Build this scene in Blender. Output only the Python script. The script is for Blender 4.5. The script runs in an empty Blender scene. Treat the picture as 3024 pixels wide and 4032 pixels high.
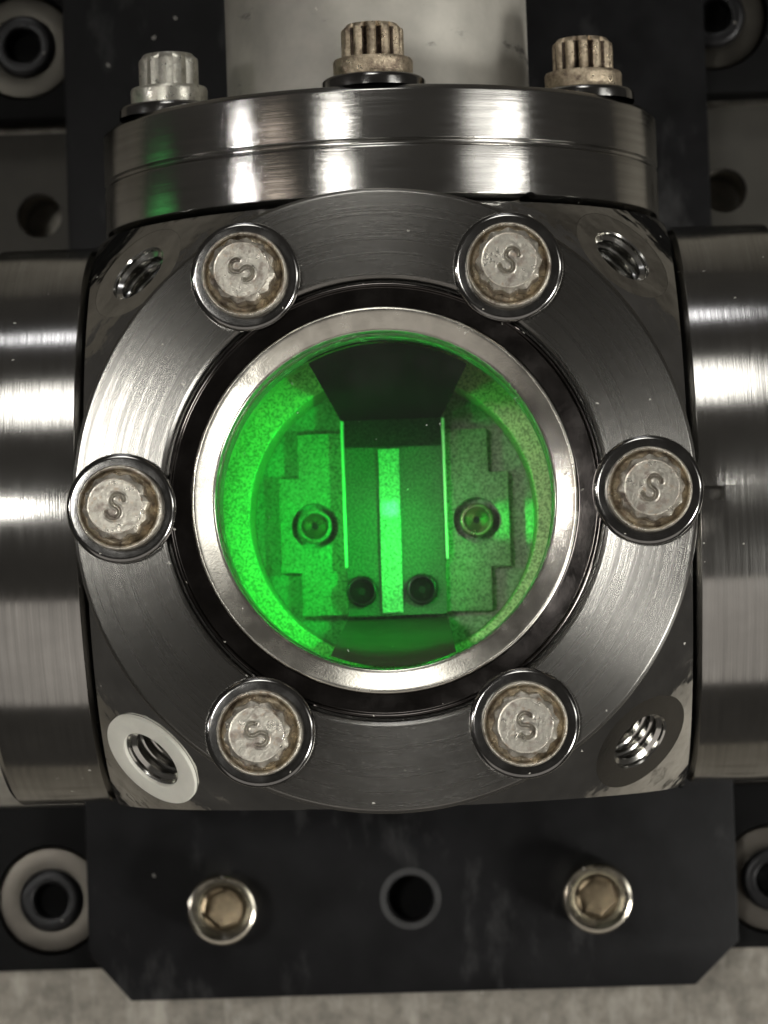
import bpy, bmesh, math, random
from mathutils import Vector, Matrix
R = math.radians; PI = math.pi
random.seed(4)
S = bpy.context.scene
COL = S.collection
# ------------------------------------------------------------------ camera (1 unit = 1 cm)
S.unit_settings.system = 'METRIC'; S.unit_settings.scale_length = 0.01
cam = bpy.data.cameras.new('camera'); cam_o = bpy.data.objects.new('camera', cam); COL.objects.link(cam_o)
cam.sensor_fit = 'VERTICAL'; cam.sensor_height = 36; cam.sensor_width = 27; cam.lens = 113.46
AIM = Vector((-.0113, -.139, 0)); cam_o.location = AIM + Vector((.72, -1.33, 36)).normalized() * 36
_x = (Matrix.Rotation(R(-2.0), 3, 'Z') @ Vector((1, 0, 0))); _z = (cam_o.location - AIM).normalized(); _y = _z.cross(_x).normalized(); _x = _y.cross(_z)
cam_o.rotation_euler = Matrix((_x, _y, _z)).transposed().to_euler()
cam.clip_start = .5; cam.clip_end = 500
cam.dof.use_dof = True; cam.dof.focus_distance = 36.6; cam.dof.aperture_fstop = .50
S.camera = cam_o
S.cycles.use_denoising = True
# ------------------------------------------------------------------ light
S.view_settings.view_transform = 'Standard'; S.view_settings.look = 'None'
S.view_settings.exposure = .45; S.view_settings.gamma = 1
W = bpy.data.worlds.new('World'); S.world = W; W.use_nodes = True
W.node_tree.nodes['Background'].inputs[0].default_value = (1, .93, .84, 1)
W.node_tree.nodes['Background'].inputs[1].default_value = .035

def area(name, az, zen, dist, w, h, rad, color, roll=0, target=(0, 0, -2), spread=180):
    """a ceiling or side lamp: azimuth from +X, angle from straight up, radiance"""
    l = bpy.data.lights.new(name, 'AREA'); l.shape = 'RECTANGLE'; l.size = w; l.size_y = h
    l.color = color; l.spread = R(spread)
    l.energy = rad * w * h * PI * (1 if spread > 170 else math.sin(R(spread / 2)) ** 2)
    o = bpy.data.objects.new(name, l); COL.objects.link(o)
    d = Vector((math.sin(R(zen)) * math.cos(R(az)), math.sin(R(zen)) * math.sin(R(az)), math.cos(R(zen))))
    o.location = Vector(target) + d * dist
    q = d.to_track_quat('Z', 'Y'); q = q @ Matrix.Rotation(R(roll), 3, 'Z').to_quaternion()
    o.rotation_euler = q.to_euler()
    return o
WARM = (1, .98, .93)
area('ceiling_lamp_long', 94, 48, 120, 105, 44, 2.9, WARM, target=(0, 1.5, -2), spread=24)
area('ceiling_lamp_far', 93, 80, 140, 90, 12, 1.6, (.96, .96, 1), target=(0, 2.5, -3), spread=20)
area('ceiling_lamp_near', 157, 17, 140, 15, 26, 13, WARM, target=(0, -4, -5), spread=14)
area('ceiling_lamp_side', -24, 52, 120, 26, 30, 16, WARM, target=(.5, -5, -6), spread=26)
area('ceiling_lamp_strip', 174, 56, 150, 7, 34, 80, (.95, .93, .92), target=(-.5, -.5, -2), spread=6)
area('ceiling_lamp_right', 6, 55, 130, 20, 34, 4.5, WARM, target=(0, 3.5, -2), spread=16)
area('added_fill_right', 10, 44, 150, 110, 50, .85, WARM, target=(0, 3.5, -3), spread=24)  # added fill, widens the soft grey reflection on the top flange
area('added_brown_band', 176, 42, 140, 14, 40, .8, (1, .85, .72), target=(0, 2, -3), spread=20)  # added dim light for a brownish band in the top flange reflections
area('room_glow', -90, 56, 120, 190, 105, .32, (1, .93, .86))
area('laser_spill', 180, 100, 14, 1.6, 6, .22, (.1, 1, .2), target=(-2.4, 3.9, -3.4), spread=26)

# ------------------------------------------------------------------ materials
class N:
    def __init__(s, name):
        s.m = bpy.data.materials.new(name); s.m.use_nodes = True
        s.t = s.m.node_tree; s.p = s.t.nodes['Principled BSDF']; s.out = s.t.nodes['Material Output']
    def n(s, kind, **kw):
        x = s.t.nodes.new(kind)
        for k, v in kw.items(): setattr(x, k, v)
        return x
    def set(s, sock, v):
        if hasattr(v, 'is_linked') or isinstance(v, bpy.types.NodeSocket): s.t.links.new(v, sock)
        else: sock.default_value = v
    def math(s, op, a, b=0.0, c=None, clamp=False):
        x = s.n('ShaderNodeMath', operation=op); x.use_clamp = clamp
        s.set(x.inputs[0], a); s.set(x.inputs[1], b)
        if c is not None: s.set(x.inputs[2], c)
        return x.outputs[0]
    def mix(s, f, a, b):
        x = s.n('ShaderNodeMix', data_type='RGBA')
        s.set(x.inputs[0], f); s.set(x.inputs[6], a); s.set(x.inputs[7], b)
        return x.outputs[2]
    def ramp(s, f, lo, hi):
        x = s.n('ShaderNodeMapRange'); s.set(x.inputs[0], f); x.inputs[1].default_value = lo; x.inputs[2].default_value = hi
        return x.outputs[0]
    def coord(s):
        return s.n('ShaderNodeTexCoord').outputs['Object']
    def noise(s, vec, scale, detail=3, rough=.55, w=None):
        x = s.n('ShaderNodeTexNoise'); 
        if w is not None:
            x.noise_dimensions = '4D'; s.set(x.inputs['W'], w)
        s.set(x.inputs['Vector'], vec); x.inputs['Scale'].default_value = scale
        x.inputs['Detail'].default_value = detail; x.inputs['Roughness'].default_value = rough
        return x.outputs[0]
    def bump(s, h, strength, dist=.02, nrm=None):
        x = s.n('ShaderNodeBump'); s.set(x.inputs['Height'], h); x.inputs['Strength'].default_value = strength
        x.inputs['Distance'].default_value = dist
        if nrm is not None: s.set(x.inputs['Normal'], nrm)
        return x.outputs[0]
def rgb(r, g, b): return (r, g, b, 1)

def dust(k, col, rough, metal, amount=.5, scale=5.0):
    """pale lint specks lying on the surface; returns colour, roughness and metallic"""
    co = k.coord()
    nz = k.n('ShaderNodeTexNoise'); k.set(nz.inputs['Vector'], co); nz.inputs['Scale'].default_value = 18
    sc = k.n('ShaderNodeVectorMath', operation='MULTIPLY_ADD'); k.set(sc.inputs[0], nz.outputs[1]); sc.inputs[1].default_value = (.09, .09, .09); k.set(sc.inputs[2], co)
    v = k.n('ShaderNodeTexVoronoi'); k.set(v.inputs['Vector'], sc.outputs[0]); v.inputs['Scale'].default_value = scale
    spot = k.math('LESS_THAN', v.outputs['Distance'], .075)
    sep = k.n('ShaderNodeSeparateColor'); k.set(sep.inputs[0], v.outputs['Color'])
    keep = k.math('LESS_THAN', sep.outputs[0], amount)
    f = k.math('MULTIPLY', spot, keep)
    f = k.math('MULTIPLY', f, .8)
    return k.mix(f, col, rgb(.62, .6, .54)), k.math('MAXIMUM', rough, f), k.math('MULTIPLY', metal, k.math('SUBTRACT', 1, f))

def turned(name, base=(.5, .49, .46), rough=.24, aniso=.8, rot=0.0, bump=.25, freq=24, face=False, var=.25, dustk=.35, streak=.36):
    """lathe-turned steel: fine circular tool marks round the local Z axis"""
    k = N(name); co = k.coord()
    sx = k.n('ShaderNodeSeparateXYZ'); k.set(sx.inputs[0], co)
    r = k.math('SQRT', k.math('ADD', k.math('MULTIPLY', sx.outputs[0], sx.outputs[0]), k.math('MULTIPLY', sx.outputs[1], sx.outputs[1])))
    ri = k.math('MAXIMUM', r, .01)
    cx = k.n('ShaderNodeCombineXYZ')
    k.set(cx.inputs[0], k.math('MULTIPLY', k.math('DIVIDE', sx.outputs[0], ri), .8))
    k.set(cx.inputs[1], k.math('MULTIPLY', k.math('DIVIDE', sx.outputs[1], ri), .8))
    k.set(cx.inputs[2], k.math('MULTIPLY', sx.outputs[2], freq))
    g = k.noise(cx.outputs[0], 1.6, 5, .7, w=k.math('MULTIPLY', r, freq if face else 2))
    broad = k.noise(co, 1.1, 3)
    col = k.mix(k.ramp(broad, .3, .7), rgb(*[c * (1 - var) for c in base]), rgb(*base))
    col = k.mix(k.math('MULTIPLY', k.ramp(g, .36, .64), streak), col, rgb(*[c * .4 for c in base]))
    rg = k.math('MULTIPLY_ADD', k.ramp(g, .3, .7), .10, rough - .05)
    col, rg, me = dust(k, col, rg, 1.0, dustk)
    k.set(k.p.inputs['Base Color'], col); k.set(k.p.inputs['Roughness'], rg); k.set(k.p.inputs['Metallic'], me)
    k.p.inputs['Anisotropic'].default_value = aniso; k.p.inputs['Anisotropic Rotation'].default_value = rot
    tg = k.n('ShaderNodeTangent', direction_type='RADIAL', axis='Z'); k.set(k.p.inputs['Tangent'], tg.outputs[0])
    k.set(k.p.inputs['Normal'], k.bump(g, bump, .006))
    return k.m

def metal(name, base, rough, metallic=1.0, var=.3, nscale=3, bump=.05, dustk=.2, dark=None):
    k = N(name); co = k.coord()
    a = k.noise(co, nscale, 4); b = k.noise(co, nscale * 9, 3)
    col = k.mix(k.ramp(a, .3, .7), rgb(*(dark or [c * (1 - var) for c in base])), rgb(*base))
    rg = k.math('MULTIPLY_ADD', a, .16, rough - .08)
    col, rg, me = dust(k, col, rg, metallic, dustk)
    k.set(k.p.inputs['Base Color'], col); k.set(k.p.inputs['Roughness'], rg); k.set(k.p.inputs['Metallic'], me)
    if bump: k.set(k.p.inputs['Normal'], k.bump(b, bump, .02))
    return k.m

def corroded(name, base, dark, rust, amt, bump=.5):
    """old silver-plated bolt: tarnish in patches, rust blooms"""
    k = N(name); co = k.coord()
    info = k.n('ShaderNodeObjectInfo')
    off = k.n('ShaderNodeVectorMath', operation='ADD'); k.set(off.inputs[0], co)
    rnd = k.n('ShaderNodeCombineXYZ')
    for i in range(3): k.set(rnd.inputs[i], k.math('MULTIPLY', info.outputs['Random'], 17.0 + 9 * i))
    k.set(off.inputs[1], rnd.outputs[0]); v = off.outputs[0]
    a = k.noise(v, 6, 5, .65); b = k.noise(v, 11, 5, .7); c = k.noise(v, 32, 4, .6)
    col = k.mix(k.ramp(a, .56 - amt * .12, .66), rgb(*base), rgb(*dark))
    col = k.mix(k.math('MULTIPLY', k.ramp(b, .56, .68), .8), col, rgb(*rust))
    col = k.mix(k.math('MULTIPLY', k.ramp(c, .35, .65), .35), col, rgb(*[x * .5 for x in base]))
    k.set(k.p.inputs['Base Color'], col)
    k.set(k.p.inputs['Metallic'], k.math('SUBTRACT', .85, k.math('MULTIPLY', k.ramp(b, .5, .7), .5)))
    k.set(k.p.inputs['Roughness'], k.math('MULTIPLY_ADD', a, .45, .10))
    k.set(k.p.inputs['Normal'], k.bump(k.math('ADD', b, k.math('MULTIPLY', c, .5)), bump, .03))
    return k.m

def flat(name, base, rough, metallic=0.0, var=.25, scale=2.5, bump=.1, spec=.5, dustk=.15, speckle=0, gscale=46):
    k = N(name); co = k.coord()
    a = k.noise(co, scale, 4, .6); b = k.noise(co, scale * 12, 3)
    col = k.mix(k.ramp(a, .3, .72), rgb(*[c * (1 - var) for c in base]), rgb(*[min(1, c * (1 + var)) for c in base]))
    rg = k.math('MULTIPLY_ADD', a, .2, rough - .1)
    if speckle:
        gn = k.noise(co, gscale, 2, .6)  # fine dark dots: laser speckle painted into the base colour
        col = k.mix(k.math('MULTIPLY', k.ramp(gn, .46, .56), speckle), col, rgb(*[c * .28 for c in base]))
        b = gn
    col, rg, me = dust(k, col, rg, metallic, dustk, 3.0)
    k.set(k.p.inputs['Base Color'], col); k.set(k.p.inputs['Roughness'], rg); k.set(k.p.inputs['Metallic'], me)
    k.p.inputs['Specular IOR Level'].default_value = spec
    k.set(k.p.inputs['Normal'], k.bump(b, bump, .02))
    return k.m

M = {}
M['face'] = turned('brushed_flange_face', (.40, .39, .365), .26, .93, .25, .8, 11, face=True, streak=.8, dustk=.25)
M['rim'] = turned('turned_flange_rim', (.52, .51, .485), .19, .8, .25, .5, 11, dustk=.25)
M['mirror'] = metal('polished_steel', (.74, .735, .71), .10, 1, .25, 2.2, 0, .25)
_k = M['mirror'].node_tree; _tc = _k.nodes.new('ShaderNodeTexCoord'); _nz = _k.nodes.new('ShaderNodeTexNoise'); _nz.inputs['Scale'].default_value = 1.7; _nz.inputs['Detail'].default_value = 2.5
_bp = _k.nodes.new('ShaderNodeBump'); _bp.inputs['Strength'].default_value = .5; _bp.inputs['Distance'].default_value = .075
_k.links.new(_tc.outputs['Object'], _nz.inputs['Vector']); _k.links.new(_nz.outputs[0], _bp.inputs['Height']); _k.links.new(_bp.outputs[0], _k.nodes['Principled BSDF'].inputs['Normal'])
M['spot'] = metal('lapped_spot_face', (.22, .215, .205), .10, 1, .2, 3, .01, .2)
M['thread'] = metal('thread_steel', (.70, .69, .65), .15, 1, .2, 3, .02, 0)
M['ringblack'] = metal('lapped_dark_ring', (.11, .10, .095), .12, 1, .3, 3, .02, .4)
M['sleeve'] = metal('sealing_sleeve_alloy', (.70, .675, .60), .25, 1, .3, 4, .05, .12)
M['washer'] = metal('washer_steel', (.32, .315, .305), .13, 1, .3, 4, .025, .3)
M['bolt'] = corroded('tarnished_bolt', (.70, .66, .57), (.2, .155, .12), (.36, .23, .13), .3)
M['grime'] = corroded('bolt_grime', (.46, .40, .30), (.07, .052, .042), (.30, .19, .12), 1.0)
M['groove'] = corroded('groove_dirt', (.09, .065, .048), (.035, .025, .02), (.2, .13, .08), .6)
M['boltface'] = corroded('tarnished_bolt_face', (.47, .445, .385), (.24, .20, .17), (.38, .28, .19), .2, .25)
M['boltclean'] = corroded('silvery_bolt', (.66, .64, .56), (.42, .40, .34), (.5, .47, .38), .1, .15)
M['boltrust'] = corroded('brown_bolt', (.60, .50, .36), (.13, .09, .068), (.34, .25, .17), .7, .6)
M['tube'] = flat('satin_tube', (.46, .44, .39), .5, .35, .2, 1.2, .06, dustk=.05)
M['plate'] = flat('black_anodised_plate', (.005, .005, .0055), .45, 0, .5, 1.4, .08, .16, .16)
M['bar'] = flat('black_anodised_bar', (.004, .004, .004), .6, 0, .3, 1.4, .08, .10, .05)
M['table'] = flat('steel_table_top', (.25, .23, .195), .5, .4, .32, 4, .15, dustk=.1)
M['hole'] = flat('dark_hole', (.01, .01, .01), .6, 0, .2, 3, .05, .2, 0)
M['screw'] = metal('socket_screw_steel', (.60, .56, .47), .2, 1, .25, 5, .05, .1)
M['socket'] = metal('brown_socket_steel', (.27, .215, .14), .3, 1, .4, 9, .2, 0)
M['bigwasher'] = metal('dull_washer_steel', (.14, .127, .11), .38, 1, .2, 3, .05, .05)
M['shadewasher'] = metal('shaded_washer_steel', (.075, .07, .06), .36, 1, .2, 3, .05, .05)  # darker copy of the washer steel: shade on the top pair put into the colour
M['blackscrew'] = metal('black_oxide_screw', (.022, .022, .023), .35, .6, .3, 4, .05, .05)
M['white'] = flat('cream_washer', (.80, .79, .70), .5, 0, .04, 6, .06, .4, 0)  # cream colour of the thin ring at the lower left, washer by name only
M['bore'] = flat('satin_bore_wall', (.78, .70, .47), .5, .3, .12, 2, .05, dustk=0, speckle=.9)
M['block'] = flat('holder_metal', (.13, .14, .115), .55, .2, .12, 3, .06, dustk=.05, speckle=.9)
M['blockdim'] = flat('holder_chamfer_metal', (.05, .052, .042), .5, .2, .12, 3, .06, dustk=.05, speckle=.9)
M['wing'] = flat('holder_plate_metal', (.42, .43, .34), .5, .2, .12, 3, .06, dustk=.05, speckle=.9)
M['arm'] = flat('dark_arm', (.010, .010, .009), .8, 0, .2, 3, .05, .04, .05)
M['armlow'] = flat('brown_dark_arm', (.085, .075, .055), .7, 0, .2, 3, .05, .1, .05)
M['strip'] = flat('ceramic_strip', (.62, .64, .6), .6, 0, .06, 5, .06, .3, 0, speckle=.9)
M['rail'] = metal('bright_rail', (.85, .87, .8), .45, .3, .1, 8, .1, 0)
M['inscrew'] = metal('inner_screw_metal', (.34, .31, .2), .28, .9, .3, 6, .1, 0)
M['indark'] = metal('inner_dark_screw', (.012, .012, .011), .25, .1, .3, 6, .1, 0)
kg = N('window_glass')
g1 = kg.n('ShaderNodeBsdfTransparent'); g1.inputs[0].default_value = (.94, .97, .94, 1)
g2 = kg.n('ShaderNodeBsdfGlossy'); g2.inputs['Roughness'].default_value = .02
fr = kg.n('ShaderNodeFresnel'); fr.inputs[0].default_value = 1.5
mx = kg.n('ShaderNodeMixShader'); kg.set(mx.inputs[0], fr.outputs[0]); kg.set(mx.inputs[1], g1.outputs[0]); kg.set(mx.inputs[2], g2.outputs[0])
gc = kg.coord(); gw = kg.n('ShaderNodeTexNoise'); kg.set(gw.inputs['Vector'], gc); gw.inputs['Scale'].default_value = 9
gm = kg.n('ShaderNodeVectorMath', operation='MULTIPLY_ADD'); kg.set(gm.inputs[0], gw.outputs[1]); gm.inputs[1].default_value = (.22, .22, .1); kg.set(gm.inputs[2], gc)
gv = kg.n('ShaderNodeTexVoronoi'); kg.set(gv.inputs['Vector'], gm.outputs[0]); gv.inputs['Scale'].default_value = 5.5
gs = kg.n('ShaderNodeSeparateColor'); kg.set(gs.inputs[0], gv.outputs['Color'])
gf = kg.math('MULTIPLY', kg.math('LESS_THAN', gv.outputs['Distance'], .07), kg.math('LESS_THAN', gs.outputs[0], .30))
gd = kg.n('ShaderNodeBsdfDiffuse'); gd.inputs[0].default_value = (.7, .7, .66, 1)
film = kg.math('MULTIPLY_ADD', kg.ramp(kg.noise(gc, 1.3, 4), .45, .75), .012, .012)
m2 = kg.n('ShaderNodeMixShader'); kg.set(m2.inputs[0], kg.math('MAXIMUM', kg.math('MULTIPLY', gf, .5), film)); kg.set(m2.inputs[1], mx.outputs[0]); kg.set(m2.inputs[2], gd.outputs[0])
kg.set(kg.out.inputs['Surface'], m2.outputs[0]); M['glass'] = kg.m

def scuff(m, lo, hi, col, amt, scale=(1.2, .5, 1)):
    '''chalky rub marks: irregular lighter patches'''
    t = m.node_tree; p = t.nodes['Principled BSDF']; lk = p.inputs['Base Color'].links[0].from_socket
    tc = t.nodes.new('ShaderNodeTexCoord'); mp_ = t.nodes.new('ShaderNodeMapping'); mp_.inputs['Scale'].default_value = scale; mp_.inputs['Rotation'].default_value = (0, 0, .5)
    nz = t.nodes.new('ShaderNodeTexNoise'); nz.inputs['Scale'].default_value = 1; nz.inputs['Detail'].default_value = 7; nz.inputs['Roughness'].default_value = .62
    mr = t.nodes.new('ShaderNodeMapRange'); mr.inputs[1].default_value = lo; mr.inputs[2].default_value = hi; mr.inputs[4].default_value = amt
    mix = t.nodes.new('ShaderNodeMix'); mix.data_type = 'RGBA'; mix.inputs[7].default_value = (*col, 1)
    t.links.new(tc.outputs['Object'], mp_.inputs[0]); t.links.new(mp_.outputs[0], nz.inputs['Vector']); t.links.new(nz.outputs[0], mr.inputs[0])
    t.links.new(mr.outputs[0], mix.inputs[0]); t.links.new(lk, mix.inputs[6]); t.links.new(mix.outputs[2], p.inputs['Base Color'])
scuff(M['plate'], .56, .78, (.05, .05, .05), 1.0)
scuff(M['tube'], .63, .72, (.08, .075, .07), .8, (1.3, 1.3, 4))
scuff(M['table'], .5, .72, (.5, .47, .41), .75, (2.5, .8, 1))
# ------------------------------------------------------------------ mesh helpers
def mesh(name, verts, faces, smooth=True, angle=35):
    me = bpy.data.meshes.new(name); me.from_pydata([tuple(v) for v in verts], [], faces); me.validate()
    bm = bmesh.new(); bm.from_mesh(me); bmesh.ops.remove_doubles(bm, verts=bm.verts, dist=1e-5)
    bmesh.ops.recalc_face_normals(bm, faces=bm.faces)
    ca = math.cos(R(angle))
    for f in bm.faces: f.smooth = smooth
    for e in bm.edges:
        if len(e.link_faces) == 2: e.smooth = e.link_faces[0].normal.dot(e.link_faces[1].normal) > ca
    bm.to_mesh(me); bm.free(); return me
def obj(name, me, mat, parent=None, loc=(0, 0, 0), rot=(0, 0, 0)):
    o = bpy.data.objects.new(name, me); COL.objects.link(o)
    if mat is not None and not me.materials: me.materials.append(mat)
    o.location = loc; o.rotation_euler = rot
    if parent is not None: o.parent = parent
    return o
def thing(name, label, cat, loc=(0, 0, 0), rot=(0, 0, 0), group=None):
    o = bpy.data.objects.new(name, None); COL.objects.link(o); o.location = loc; o.rotation_euler = rot
    o.empty_display_size = .3
    return tag(o, label, cat, group)
def tag(o, label, cat, group=None):
    o['label'] = label; o['category'] = cat
    if group: o['group'] = group
    return o
def lathe(name, prof, n=128, angle=35, closed=False):
    """revolve (r, z) profile round Z"""
    V = []; F = []; m = len(prof)
    for i in range(n):
        a = 2 * PI * i / n; c, s = math.cos(a), math.sin(a)
        for r, z in prof: V.append((r * c, r * s, z))
    for i in range(n):
        j = (i + 1) % n
        for k in range(m if closed else m - 1):
            l = (k + 1) % m
            F.append((i * m + k, j * m + k, j * m + l, i * m + l))
    F2 = []
    for f in F:
        F2.append(f)
    return mesh(name, V, F2, True, angle)
def rnd(prof, i0=None): return prof
def fillet(pts, rad, closed=False, seg=3):
    """round the corners of an (r, z) polyline"""
    out = []; n = len(pts)
    for i, p in enumerate(pts):
        if not closed and i in (0, n - 1): out.append(p); continue
        a = Vector(pts[i - 1]); b = Vector(p); c = Vector(pts[(i + 1) % n])
        d1 = (a - b); d2 = (c - b); t = min(rad, d1.length * .45, d2.length * .45)
        p1 = b + d1.normalized() * t; p2 = b + d2.normalized() * t
        for k in range(seg + 1):
            u = k / seg
            q = p1 * (1 - u) ** 2 + b * 2 * u * (1 - u) + p2 * u * u
            out.append((q.x, q.y))
    return out
def prism(name, pts, z0, z1, bev=.02, hole=None):
    """extruded polygon with small bevels"""
    bm = bmesh.new()
    vs = [bm.verts.new((x, y, z0)) for x, y in pts]; f = bm.faces.new(vs)
    r = bmesh.ops.extrude_face_region(bm, geom=[f])
    for v in r['geom']:
        if isinstance(v, bmesh.types.BMVert): v.co.z = z1
    bmesh.ops.recalc_face_normals(bm, faces=bm.faces)
    if bev: bmesh.ops.bevel(bm, geom=list(bm.edges), offset=bev, segments=2, profile=.6, affect='EDGES')
    me = bpy.data.meshes.new(name); bm.to_mesh(me); bm.free()
    return me
def box(name, x0, x1, y0, y1, z0, z1, bev=.02):
    return prism(name, [(x0, y0), (x1, y0), (x1, y1), (x0, y1)], z0, z1, bev)
def cyl_cutter(items):
    """one mesh of many cylinders (x, y, r, z0, z1)"""
    bm = bmesh.new()
    for x, y, r, z0, z1 in items:
        bmesh.ops.create_cone(bm, cap_ends=True, segments=40, radius1=r, radius2=r, depth=z1 - z0, matrix=Matrix.Translation((x, y, (z0 + z1) / 2)))
    me = bpy.data.meshes.new('cutter'); bm.to_mesh(me); bm.free(); return me
def cut(me, cutter, angle=35):
    a = bpy.data.objects.new('a', me); b = bpy.data.objects.new('b', cutter)
    COL.objects.link(a); COL.objects.link(b)
    md = a.modifiers.new('b', 'BOOLEAN'); md.operation = 'DIFFERENCE'; md.object = b; md.solver = 'EXACT'
    dg = bpy.context.evaluated_depsgraph_get(); dg.update()
    new = bpy.data.meshes.new_from_object(a.evaluated_get(dg))
    new.name = me.name
    bpy.data.objects.remove(a); bpy.data.objects.remove(b)
    bm = bmesh.new(); bm.from_mesh(new); ca = math.cos(R(angle))
    for f in bm.faces: f.smooth = True
    for e in bm.edges:
        if len(e.link_faces) == 2: e.smooth = e.link_faces[0].normal.dot(e.link_faces[1].normal) > ca
    bm.to_mesh(new); bm.free(); new.materials.clear()
    return new
def xform(me, mat): me.transform(mat); return me
def copy_thing(src, loc, rot, label):
    c = src.copy(); COL.objects.link(c); c.location = loc; c.rotation_euler = rot; c['label'] = label
    for ch in list(src.children):
        d = ch.copy(); COL.objects.link(d); d.parent = c
        for g in list(ch.children):
            e = g.copy(); COL.objects.link(e); e.parent = d
    return c

# ------------------------------------------------------------------ optical table (the surface) with its grid of tapped holes
TZ = -11.9
hx = [-.13 + 2.54 * i for i in range(-4, 5)]; hy = [4.87 + 2.54 * i for i in range(-6, 3)]
sheet = prism('table_top', [(-24, -20), (24, -20), (24, 34), (-24, 34)], TZ - 1.2, TZ, 0)
sheet = cut(sheet, cyl_cutter([(x, y, .33, TZ - 1.0, TZ + .5) for x in hx for y in hy]))
table = obj('table_top', sheet, M['table']); table['kind'] = 'structure'; table['label'] = 'grey steel optical table top with a grid of tapped holes'
for x, y in ((hx[2], hy[6]), (hx[6], hy[6]), (hx[6], hy[1]), (hx[5], hy[1])):
    obj('hole_sleeve', lathe('hole_sleeve', [(.325, TZ - .04), (.325, TZ - .95), (0.001, TZ - .95)], 32), M['hole'], table)

gp = box('shade_plate', -9.5, 9.5, 1.0, 6.1, TZ + .004, TZ + .25, .02)  # added dark plate, stands in for the shade on this part of the table
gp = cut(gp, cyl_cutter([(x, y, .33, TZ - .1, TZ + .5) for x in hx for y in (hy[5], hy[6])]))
tag(obj('shade_plate', gp, flat('table_shade_grey', (.045, .042, .035), .6, .1, .2, 1.2, .06, .3, .05)), 'added dark plate with round holes for the shaded table behind the side flanges', 'plate')
# ------------------------------------------------------------------ black base bars and their sunk washers and screws
BZ = -11.1
washer_spots = {'low': [(-5.28, -5.22), (5.23, -5.25)], 'top': [(-5.31, 7.31), (4.84, 7.37)]}
for key, (y0, y1), lab in (('low', (-6.23, -3.86), 'black anodised base bar on the table below the chamber, near the bottom edge'),
                           ('top', (6.23, 9.0), 'black anodised base bar on the table behind the grey tube')):
    bar = box('base_bar', -9.5, 9.5, y0, y1, TZ + .004, BZ - .004, .03)
    bar = cut(bar, cyl_cutter([(x, y, .80, BZ - .32, BZ + .3) for x, y in washer_spots[key]]))
    tag(obj('base_bar', bar, M['bar']), lab, 'bar', 'black base bars on the table')
wl = [('low', 0, 'dull steel washer with black socket screw at the lower left corner'), ('low', 1, 'dull steel washer with socket screw cut by the lower right edge'),
      ('top', 0, 'dull steel washer with dark screw in the upper left corner'), ('top', 1, 'dull steel washer with dark screw in the upper right corner')]
w0 = None
for key, i, lab in wl:
    x, y = washer_spots[key][i]
    if w0 is None:
        w0 = thing('clamping_screw', lab, 'screw', (x, y, BZ - .32), group='screws with broad washers in the base bars')
        obj('washer', lathe('washer', fillet([(.36, 0.005), (.36, .2), (.78, .2), (.78, .005)], .05), 72), M['bigwasher'], w0)
        obj('screw_head', lathe('screw_head', fillet([(.46, .19), (.46, .30), (.40, .36), (.27, .36), (.25, .32), (.25, -.2), (.001, -.2)], .04), 64), M['blackscrew'], w0)
    else:
        c = copy_thing(w0, (x, y, BZ - .32), (0, 0, .7), lab)
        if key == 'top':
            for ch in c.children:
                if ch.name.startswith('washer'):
                    ch.data = ch.data.copy(); ch.data.materials.clear(); ch.data.materials.append(M['shadewasher'])

# ------------------------------------------------------------------ mounting plate
PT = -10.5
pl = prism('mounting_plate', [(-4.68, -5.96), (-4.09, -6.65), (4.01, -6.67), (4.65, -6.06), (4.65, 9.6), (-4.64, 9.6)], BZ, PT, .03)
pl = cut(pl, cyl_cutter([(-.03, -5.31, .33, BZ - .5, PT + .5)]))
mp = obj('mounting_plate', pl, M['plate']); tag(mp, 'matt black anodised plate with cut corners under the chamber', 'plate')
obj('hole_rim', lathe('hole_rim', [(.44, PT + .003), (.35, PT + .004), (.325, PT - .05), (.325, PT - .4)], 64), flat('worn_hole_edge', (.035, .035, .035), .4, .3, .2, 4), mp, (-.03, -5.31, 0))
def hexhole(name, r_out, h, r_in, depth, across):
    """socket head: knurl-free cylinder with a chamfered rim and a six-sided socket"""
    n = 96; V = []; F = []; rings = []
    def ring(fn, z):
        b = len(V)
        for i in range(n):
            a = 2 * PI * i / n; r = fn(a); V.append((r * math.cos(a), r * math.sin(a), z))
        rings.append(b)
    hexr = lambda a: across / 2 / math.cos((a % (PI / 3)) - PI / 6)
    for r, z in ((r_out, 0), (r_out, h - .07), (r_out - .025, h - .02), (r_out - .07, h)): ring(lambda a, r=r: r, z)
    ring(lambda a: r_in + .03, h); ring(lambda a: r_in, h - .02); ring(lambda a: max(hexr(a) + .004, .29), h - .16)
    for p, q in zip(rings[:-1], rings[1:]):
        for i in range(n): F.append((p + i, p + (i + 1) % n, q + (i + 1) % n, q + i))
    body = mesh(name, V, F, True, 18)
    V = []; F = []; rings.clear()
    ring(lambda a: max(hexr(a) + .006, .292), h - .162); ring(hexr, h - .18); ring(hexr, h - depth)
    V.append((0, 0, h - depth - .02)); c = len(V) - 1
    for p, q in zip(rings[:-1], rings[1:]):
        for i in range(n): F.append((p + i, p + (i + 1) % n, q + (i + 1) % n, q + i))
    for i in range(n): F.append((rings[-1] + i, rings[-1] + (i + 1) % n, c))
    return body, mesh('socket', V, F, True, 18)
bm_, sk_ = hexhole('head', .50, .82, .41, .45, .50)
s0 = thing('socket_screw', 'silvery socket head screw on the black plate, left of the empty hole', 'screw', (-2.69, -5.32, PT), (0, 0, .3), 'socket screws on the black plate')
obj('head', bm_, M['screw'], s0); obj('socket', sk_, M['socket'], s0)
copy_thing(s0, (2.62, -5.33, PT), (0, 0, .75), 'silvery socket head screw on the black plate, right of the empty hole')

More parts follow.
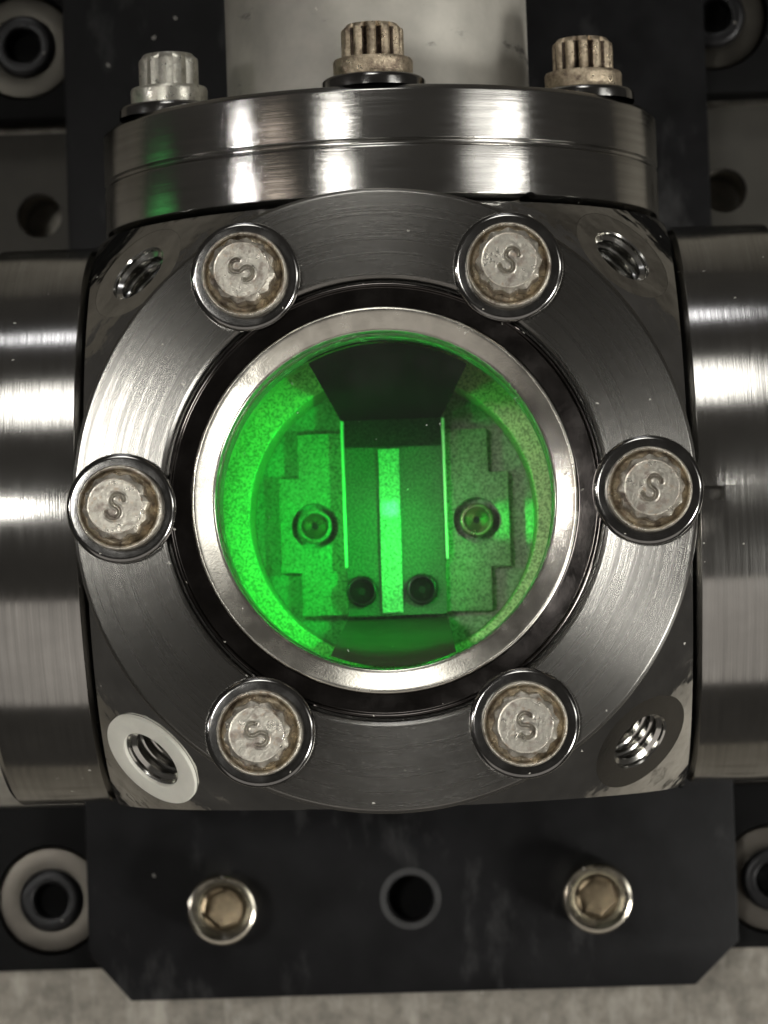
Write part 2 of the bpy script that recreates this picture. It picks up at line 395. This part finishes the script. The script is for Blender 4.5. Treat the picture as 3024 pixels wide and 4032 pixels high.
# ------------------------------------------------------------------ chamber: a cube turned down to a ball, R 5, faces at 3.5
CZ = -4.84; RS = 5.0; HF = 3.5
chamber = thing('vacuum_chamber', 'polished steel ball-cornered vacuum chamber behind the round window flange', 'chamber', (0, 0, CZ))
V = []; F = []
def corner(d, V, F):
    d = Vector(d).normalized(); u = d.orthogonal().normalized(); v = d.cross(u)
    n, m = 144, 22; t0 = math.asin(.66 / RS); b = len(V)
    for i in range(n):
        ph = 2 * PI * i / n; w = u * math.cos(ph) + v * math.sin(ph)
        lo, hi = t0, R(60)
        for _ in range(40):
            mid = (lo + hi) / 2; p = (d * math.cos(mid) + w * math.sin(mid)) * RS
            if max(abs(p.x), abs(p.y), abs(p.z)) >= HF: hi = mid
            else: lo = mid
        for k in range(m + 1):
            t = t0 + (lo - t0) * k / m
            V.append((d * math.cos(t) + w * math.sin(t)) * RS)
    for i in range(n):
        j = (i + 1) % n
        for k in range(m): F.append((b + i * (m + 1) + k, b + j * (m + 1) + k, b + j * (m + 1) + k + 1, b + i * (m + 1) + k + 1))
corners = [(sx, sy, sz) for sx in (-1, 1) for sy in (-1, 1) for sz in (-1, 1)]
for c in corners:
    V = []; F = []; corner(c, V, F)
    obj('rounded_corner', mesh('rounded_corner', V, F, True, 80), M['mirror'], chamber)
rf = math.sqrt(RS * RS - HF * HF)
faces = [(0, 0, 0), (PI, 0, 0), (PI / 2, 0, 0), (-PI / 2, 0, 0), (0, PI / 2, 0), (0, -PI / 2, 0)]
for e in faces:
    obj('port_face', lathe('port_face', [(1.92, HF - .3), (1.92, HF), (rf - .004, HF), (rf, HF - .004)], 128), M['rim'], chamber, (0, 0, 0), e)
spot = lathe('spot_face', [(.388, .0), (.658, 0), (.664, -.006)], 72)
spot2 = spot.copy(); spot.materials.append(M['spot']); spot2.materials.append(M['mirror'])
prof = [(.388, 0), (.372, -.02)]; z = -.035
while z > -1.2:
    prof += [(.372, z - .02), (.322, z - .055), (.322, z - .075), (.372, z - .11)]; z -= .125
prof += [(.001, z - .1)]
thread = lathe('tapped_hole', prof, 72, 20)
hd = RS * math.cos(math.asin(.66 / RS)) - .002
for c in corners:
    if c[2] < 0: continue
    d = Vector(c).normalized(); q = d.to_track_quat('Z', 'Y').to_euler()
    obj('spot_face', spot if c[1] < 0 else spot2, None, chamber, d * hd, q)
    obj('tapped_hole', thread, M['thread'], chamber, d * hd, q)
d = Vector((-1, -1, 1)).normalized()  # thin cream-coloured ring laid over the lower left spot face
wr = obj('ring_washer', lathe('ring_washer', fillet([(.395, .003), (.395, .05), (.65, .05), (.65, .003)], .012), 96), M['white'],  # plain cream ring, washer by name only
         None, Vector((0, 0, CZ)) + d * hd, d.to_track_quat('Z', 'Y').to_euler())
tag(wr, 'cream white flat ring round the tapped hole at the lower left corner', 'washer')
# inside walls of the chamber: three crossing bores
def tube(r0, r1, z0, z1, n=160):
    return lathe('bore_wall', [(r0, z0), (r0, z1), (r1, z1), (r1, z0)], n, 35, True)
bore = tube(2.2, 2.35, -3.45, 3.42)
pc = bmesh.new()
bmesh.ops.create_cone(pc, cap_ends=True, segments=96, radius1=.8, radius2=.8, depth=6, matrix=Matrix.Rotation(PI / 2, 4, 'Y'))
pm = bpy.data.meshes.new('c'); pc.to_mesh(pm); pc.free()
bore = cut(bore, pm)
obj('bore_wall', bore, M['bore'], chamber)
obj('inner_ledge', lathe('inner_ledge', fillet([(2.2, -.36), (1.83, -.36), (1.83, -1.7)], .03), 192), M['bore'], chamber)
obj('side_bore', lathe('side_bore', [(.8, 2.15), (.8, 3.45)], 96), M['bore'], chamber, (0, 0, 0), (0, PI / 2, 0))
obj('side_bore', lathe('side_bore', [(.8, 2.15), (.8, 3.45)], 96), M['bore'], chamber, (0, 0, 0), (0, -PI / 2, 0))

# ------------------------------------------------------------------ plain flanges on the other ports
def flange_profile():
    h = 1.27
    return ([(.001, 0.0)] + fillet([(2.3, 0), (2.3, .0), (3.40, .0), (3.5, .05), (3.5, .62), (3.462, .645), (3.462, .68), (3.5, .705), (3.5, 1.28), (3.44, 1.34), (1.9, 1.34)], .012)[1:] + [(.001, 1.34)])
fl = lathe('flange', flange_profile(), 256, 25)
notch = bmesh.new(); bmesh.ops.create_cube(notch, size=1)
nm = bpy.data.meshes.new('n'); notch.to_mesh(nm); notch.free()
def notch_at(ang, rad_d, width, height):
    m = nm.copy(); m.transform(Matrix.Rotation(ang, 4, 'Z') @ Matrix.Translation((3.5, 0, 0)) @ Matrix.Diagonal((rad_d, width, height, 1))); return m
def round_notch(ang, r):
    bm = bmesh.new(); bmesh.ops.create_cone(bm, cap_ends=True, segments=32, radius1=r, radius2=r, depth=.9, matrix=Matrix.Rotation(ang, 4, 'Z') @ Matrix.Translation((3.5, 0, -.02)) @ Matrix.Rotation(PI / 2, 4, 'Y'))
    me = bpy.data.meshes.new('n'); bm.to_mesh(me); bm.free(); return me
GAP = .055
# top flange: local +Z -> +Y ; local X -> X, local Y -> -Z ... rotate -90 deg about X
top = thing('tube_flange', 'thick steel flange with grey tube on top of the chamber', 'flange', (0, HF + GAP, CZ), (-PI / 2, 0, 0))
# camera side of the flange is local -Y (world +Z)
obj('flange_rim', cut(fl.copy(), round_notch(math.atan2(-3.0, 1.80), .10), 25), M['rim'], top)
obj('tube', lathe('tube', fillet([(1.915, 1.342), (1.915, 9)], .01), 128), M['tube'], top)
left = thing('side_flange', 'plain steel flange with bright reflections on the left side port', 'flange', (-HF - GAP, 0, CZ), (0, -PI / 2, 0), 'plain flanges on the side ports')
obj('flange_body', lathe('flange_body', [(.001, 0)] + fillet([(2.2, 0), (3.42, 0), (3.5, .06), (3.5, 1.2), (3.43, 1.27), (1.9, 1.27)], .012)[1:] + [(.001, 1.27)], 256, 25), M['rim'], left)
right = thing('side_flange', 'plain steel flange with small square notch on the right side port', 'flange', (HF + GAP, 0, CZ), (0, PI / 2, 0), 'plain flanges on the side ports')
rfm = lathe('flange_body', [(.001, 0)] + fillet([(2.2, 0), (3.42, 0), (3.5, .06), (3.5, 1.2), (3.43, 1.27), (1.9, 1.27)], .012)[1:] + [(.001, 1.27)], 256, 25)
obj('flange_body', cut(rfm, notch_at(PI, 1.0, .17, .70), 25), M['rim'], right)
back = thing('back_flange', 'dark flange closing the chamber behind the sample holder', 'flange', (0, 0, CZ - HF - GAP), (PI, 0, 0))
obj('flange_body', lathe('flange_body', [(.001, 0)] + fillet([(2.2, 0), (3.42, 0), (3.5, .06), (3.5, 1.27), (2.2, 1.27), (2.2, 2.08)], .012)[1:] + [(.001, 2.08)], 160), M['block'], back)

# ------------------------------------------------------------------ window flange facing the camera
wf = thing('window_flange', 'round brushed steel window flange bolted to the front of the chamber', 'flange', (0, 0, 0))
FB = -1.27
obj('flange_ring', lathe('flange_ring', fillet([(2.2, FB), (3.42, FB), (3.5, FB + .06), (3.5, -.05), (3.46, 0), (2.52, 0), (2.48, -.03), (2.48, -.2), (2.2, -.2)], .012), 288, 25), M['face'], wf)
obj('recess_ring', lathe('recess_ring', fillet([(2.44, -.2), (2.44, -.07), (2.425, -.045), (2.40, -.05), (2.385, -.09), (2.17, -.09), (2.17, -.3)], .01), 256, 25), M['ringblack'], wf)
obj('sealing_sleeve', lathe('sealing_sleeve', fillet([(2.165, -.3), (2.165, -.05), (2.14, -.035), (2.11, -.045), (1.925, -.13), (1.905, -.16), (1.905, -.55), (1.94, -.57), (1.94, -.62), (1.9, -.64), (1.9, -.72), (1.94, -.74), (1.94, -.79), (1.9, -.81), (1.9, -1.30), (2.3, -1.30)], .02), 256, 25), M['sleeve'], wf)
obj('window_glass', lathe('window_glass', [(.001, -.36), (1.905, -.36)], 128), M['glass'], wf)

# ------------------------------------------------------------------ twelve-point bolts
def twelve(name, r_pt, dep, z0, z1, r_top, n=288, round_=False, seed=1):
    V = []; F = []; rings = []
    def tri(a):
        t = (a * 12 / (2 * PI)) % 1.0
        return abs(math.cos(PI * t)) if round_ else abs(t - .5) * 2          # 0 valley .. 1 point
    def ring(fn, z):
        b = len(V)
        for i in range(n):
            a = 2 * PI * i / n; r = fn(a); V.append((r * math.cos(a), r * math.sin(a), z))
        rings.append(b)
    rs = random.Random(seed); wob = [rs.uniform(-1, 1) for _ in range(6)]
    star = lambda a: r_pt - dep * (1 - tri(a)) + .006 * sum(w * math.cos((k + 2) * a + k) for k, w in enumerate(wob)) / 2
    ring(lambda a: star(a) + .018, z0); ring(lambda a: star(a) + .004, z0 + .03); ring(star, z0 + .06); ring(star, z1 - .09)
    ring(lambda a: star(a) * .985, z1 - .06); ring(lambda a: min(star(a) * .95, r_top + .035), z1 - .025); ring(lambda a: r_top + .018, z1 - .004); ring(lambda a: r_top, z1 - .012)
    for p, q in zip(rings[:-1], rings[1:]):
        for i in range(n): F.append((p + i, p + (i + 1) % n, q + (i + 1) % n, q + i))
    return mesh(name, V, F, True, 30)
def s_path():
    pts = []; r = .068
    for k in range(25): a = R(25 + (270 - 25) * k / 24); pts.append((r * math.cos(a) * 1.02, r + r * math.sin(a)))
    for k in range(1, 25): a = R(90 - (90 + 155) * k / 24); pts.append((r * 1.08 * math.cos(a), -r + r * math.sin(a)))
    return pts
def stamped(name, rad, z):
    P = [Vector(p) for p in s_path()]
    n = 90; V = []; F = []; idx = {}
    def h(x, y):
        q = Vector((x, y)); dm = 9
        for a, b in zip(P[:-1], P[1:]):
            ab = b - a; t = max(0, min(1, (q - a).dot(ab) / ab.length_squared)); dm = min(dm, (a + ab * t - q).length)
        return -.040 * math.exp(-(dm / .017) ** 4) + .009 * math.exp(-((dm - .03) / .010) ** 2)
    nr, na = 46, 120
    V.append((0, 0, z + h(0, 0)))
    for i in range(1, nr + 1):
        r = rad * i / nr
        for j in range(na):
            a = 2 * PI * j / na; x, y = r * math.cos(a), r * math.sin(a)
            V.append((x, y, z + (h(x, y) if r < .2 else 0) - (.012 if i == nr else 0)))
    for j in range(na): F.append((0, 1 + j, 1 + (j + 1) % na))
    for i in range(nr - 1):
        for j in range(na):
            b = 1 + i * na; c = b + na
            F.append((b + j, c + j, c + (j + 1) % na, b + (j + 1) % na))
    return mesh(name, V, F, True, 60)
def make_bolt(label, group, loc, rot, mat, matface, dep, r_pt=.37, stamp=True):
    t = thing('flange_bolt', label, 'bolt', loc, rot, group)
    obj('washer', lathe('washer', fillet([(.33, .004), (.33, .15), (.575, .15), (.615, .115), (.615, .004)], .03, seg=4), 96), M['washer'], t)
    cm = lathe('collar', fillet([(.30, .152), (.468, .152), (.474, .34), (.458, .375), (.435, .365), (.405, .325), (.26, .30)], .015), 120)
    hm = twelve('head', r_pt, dep, .29, .79, .285, round_=not stamp and dep > .05)
    for me in (cm, hm):
        me.materials.append(mat); me.materials.append(M['grime'] if stamp else M['groove'] if dep > .05 else mat)
        for p in me.polygons:
            c = p.center; r = math.hypot(c.x, c.y)
            p.material_index = 1 if (.15 < c.z < .72 and r < (.428 if stamp else r_pt - .45 * dep)) else 0
    obj('collar', cm, None, t); hd_ = obj('head', hm, None, t)
    obj('stamped_face', stamped('stamped_face', .297, .780), matface, hd_)
    return t
bolts = [(-1.467, 2.541, 50, 'stained bolt stamped S at the upper left of the window flange'),
         (1.467, 2.541, -30, 'stained bolt stamped S at the upper right of the window flange'),
         (2.934, 0, -28, 'stained bolt stamped S at the right of the window beside the square notch'),
         (1.467, -2.541, 6, 'stained bolt stamped S at the lower right of the window flange'),
         (-1.467, -2.541, 38, 'stained bolt stamped S at the lower left beside the cream ring'),
         (-2.934, 0, -24, 'stained bolt stamped S at the left of the window')]
b0 = None
for x, y, a, lab in bolts:
    if b0 is None: b0 = make_bolt(lab, 'stamped bolts round the window flange', (x, y, .002), (0, 0, R(a)), M['bolt'], M['boltface'], .035)
    else: copy_thing(b0, (x, y, .002), (0, 0, R(a)), lab)
YT = HF + GAP + 1.342
tb = [(150, 'boltclean', .035, .368, 'clean silvery twelve-point bolt on the top flange, left of the tube'),
      (90, 'boltrust', .085, .372, 'dark rusty fluted bolt on the top flange in front of the grey tube'),
      (30, 'boltrust', .075, .372, 'brown fluted bolt on the top flange, right of the tube')]
for ang, mt, dep, rp, lab in tb:
    x = 2.934 * math.cos(R(ang)); zz = CZ + 2.934 * math.sin(R(ang))
    make_bolt(lab, 'bolts on the top flange', (x, YT, zz), (-PI / 2, 0, 0), M[mt], M[mt], dep, rp, False)

# ------------------------------------------------------------------ sample holder inside, seen through the window
ZB = -6.0
holder = thing('sample_holder', 'metal sample holder lit green behind the window', 'holder', (0, .23, 0))
x0 = .12
plate_pts = [(-1.24, -1.47), (1.24, -1.47), (1.24, -.9), (1.5, -.9), (1.5, .34), (1.24, .34), (1.24, .91), (-1.24, .91), (-1.24, .34), (-1.5, .34), (-1.5, -.9), (-1.24, -.9)]
wp = prism('back_plate', plate_pts, -6.7, -6.18, .015)
wp = cut(wp, cyl_cutter([(-1.04, -.3, .30, -6.5, -6), (1.07, -.29, .30, -6.5, -6)]))
obj('back_plate', wp, M['wing'], holder)
obj('base_disc', lathe('base_disc', [(.001, -6.42), (1.825, -6.42), (1.825, -7.6)], 128), M['wing'], holder, (0, -.23, 0))
obj('centre_block', box('centre_block', -.64, .65, -1.5, .70, -7.6, ZB, .012), M['block'], holder)
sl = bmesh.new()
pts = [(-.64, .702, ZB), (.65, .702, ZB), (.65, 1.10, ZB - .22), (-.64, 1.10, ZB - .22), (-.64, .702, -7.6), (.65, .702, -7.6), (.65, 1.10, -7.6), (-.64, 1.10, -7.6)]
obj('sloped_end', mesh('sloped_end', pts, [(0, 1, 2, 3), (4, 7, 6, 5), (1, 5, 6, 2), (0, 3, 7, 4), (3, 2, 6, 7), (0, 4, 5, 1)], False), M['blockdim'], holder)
for xa, ya in ((-.66, -.86), (.655, -.78)):
    obj('edge_rail', box('edge_rail', xa, xa + .035, ya, 1.05, -6.6, ZB + .06, .006), M['rail'], holder)
for xx, yy, lab, mt, mt2, rr, zz in ((-.92, -.3, 'green lit inner screw at the left of the holder', 'wing', 'inscrew', .22, -6.18), (1.19, -.29, 'gold brown inner screw at the right of the holder', 'inscrew', 'inscrew', .22, -6.18),
                      (-.33, -1.17, 'dark inner screw under the bright strip, left one', 'indark', 'indark', .205, ZB), (.45, -1.17, 'dark inner screw under the bright strip, right one', 'indark', 'indark', .205, ZB)):
    t = thing('holder_screw', lab, 'screw', (xx - .12, yy + .23, zz), (0, 0, 0), 'small screws in the sample holder')
    obj('head', lathe('head', fillet([(rr, -.30), (rr, .12), (rr - .02, .14), (rr - .045, .14)], .015), 48), M[mt], t)
    obj('socket', lathe('socket', [(rr - .045, .139), (rr - .055, .11), (.11, .035), (.05, .02), (.045, .012), (.001, .012)], 48, 50), M[mt2], t)
    obj('vent_hole', lathe('vent_hole', [(.001, .0145), (.045, .0145)], 24), M['hole'], t)
st = obj('sample_strip', box('sample_strip', -.185, .085, -1.23, .90, ZB + .004, ZB + .07, .01), M['strip']); st.rotation_euler = (0, 0, R(-.4))
tag(st, 'bright green glowing upright strip in the middle of the holder', 'strip')
def wedge(name, near, far, th, sgn):
    """tapered arm: outer end follows the round wall, inner end is straight"""
    (a0, a1, rr, az), (c0, c1, cy, cz) = near, far
    n = 16; P = []
    for i in range(n + 1):
        x = a0 + (a1 - a0) * i / n; P.append((x, sgn * math.sqrt(rr * rr - x * x), az))
    Q = [(c0 + (c1 - c0) * i / n, cy, cz) for i in range(n + 1)]
    m = n + 1; top = P + Q; V = top + [(x, y + sgn * (th if i >= m else .004), z - th) for i, (x, y, z) in enumerate(top)]
    F = [(i, i + 1, m + i + 1, m + i) for i in range(n)] + [(2 * m + m + i, 2 * m + m + i + 1, 2 * m + i + 1, 2 * m + i) for i in range(n)]
    F += [(i + 1, i, 2 * m + i, 2 * m + i + 1) for i in range(n)] + [(m + i, m + i + 1, 3 * m + i + 1, 3 * m + i) for i in range(n)]
    F += [(0, m, 3 * m, 2 * m), (m + n, n, 2 * m + n, 3 * m + n)]
    return mesh(name, V, F, True, 30)
ua = obj('support_arm', wedge('support_arm', (-.86, .98, 1.885, -1.5), (-.655, .645, 1.29, -6.3), .12, 1), M['arm'])
tag(ua, 'dark tapered arm above the sample holder, narrowing inwards', 'arm', 'dark arms inside the chamber')
la = obj('support_arm', wedge('support_arm', (-.74, .74, 1.885, -2.2), (-.66, .65, -1.30, -6.2), .12, -1), M['armlow'])
tag(la, 'dark tapered arm below the sample holder', 'arm', 'dark arms inside the chamber')

# ------------------------------------------------------------------ laser light scattered inside the chamber
GREEN = (.004, .85, .055)
def laser(name, loc, aim, power, angle, blend, size=.15, color=GREEN):
    l = bpy.data.lights.new(name, 'SPOT'); l.energy = power; l.color = color; l.spot_size = R(angle); l.spot_blend = blend; l.shadow_soft_size = size
    o = bpy.data.objects.new(name, l); COL.objects.link(o); o.location = loc
    o.rotation_euler = (Vector(loc) - Vector(aim)).to_track_quat('Z', 'Y').to_euler()
    return o
laser('laser_scatter_right', (2.15, -.2, -2.2), (-1.5, -.5, -5.4), 1800, 78, 1.0, .25)
laser('laser_scatter_left', (-2.15, 0, -2.4), (.9, -.4, -6), 430, 100, 1.0, .25)
laser('laser_beam', (2.1, .3, -2.4), (-.12, -.3, -5.95), 620, 22, 1.0, .1)
laser('laser_core', (2.1, .3, -2.4), (-.05, .12, -5.95), 1100, 4, 1.0, .04, (.12, 1, .36))
laser('laser_wash', (2.1, .9, -2.4), (-1.65, -.85, -5.4), 1500, 20, 1.0, .2)
laser('laser_glint', (-2.1, .1, -2.3), (1.60, -.08, -6.3), 2600, 7, 1.0, .03)
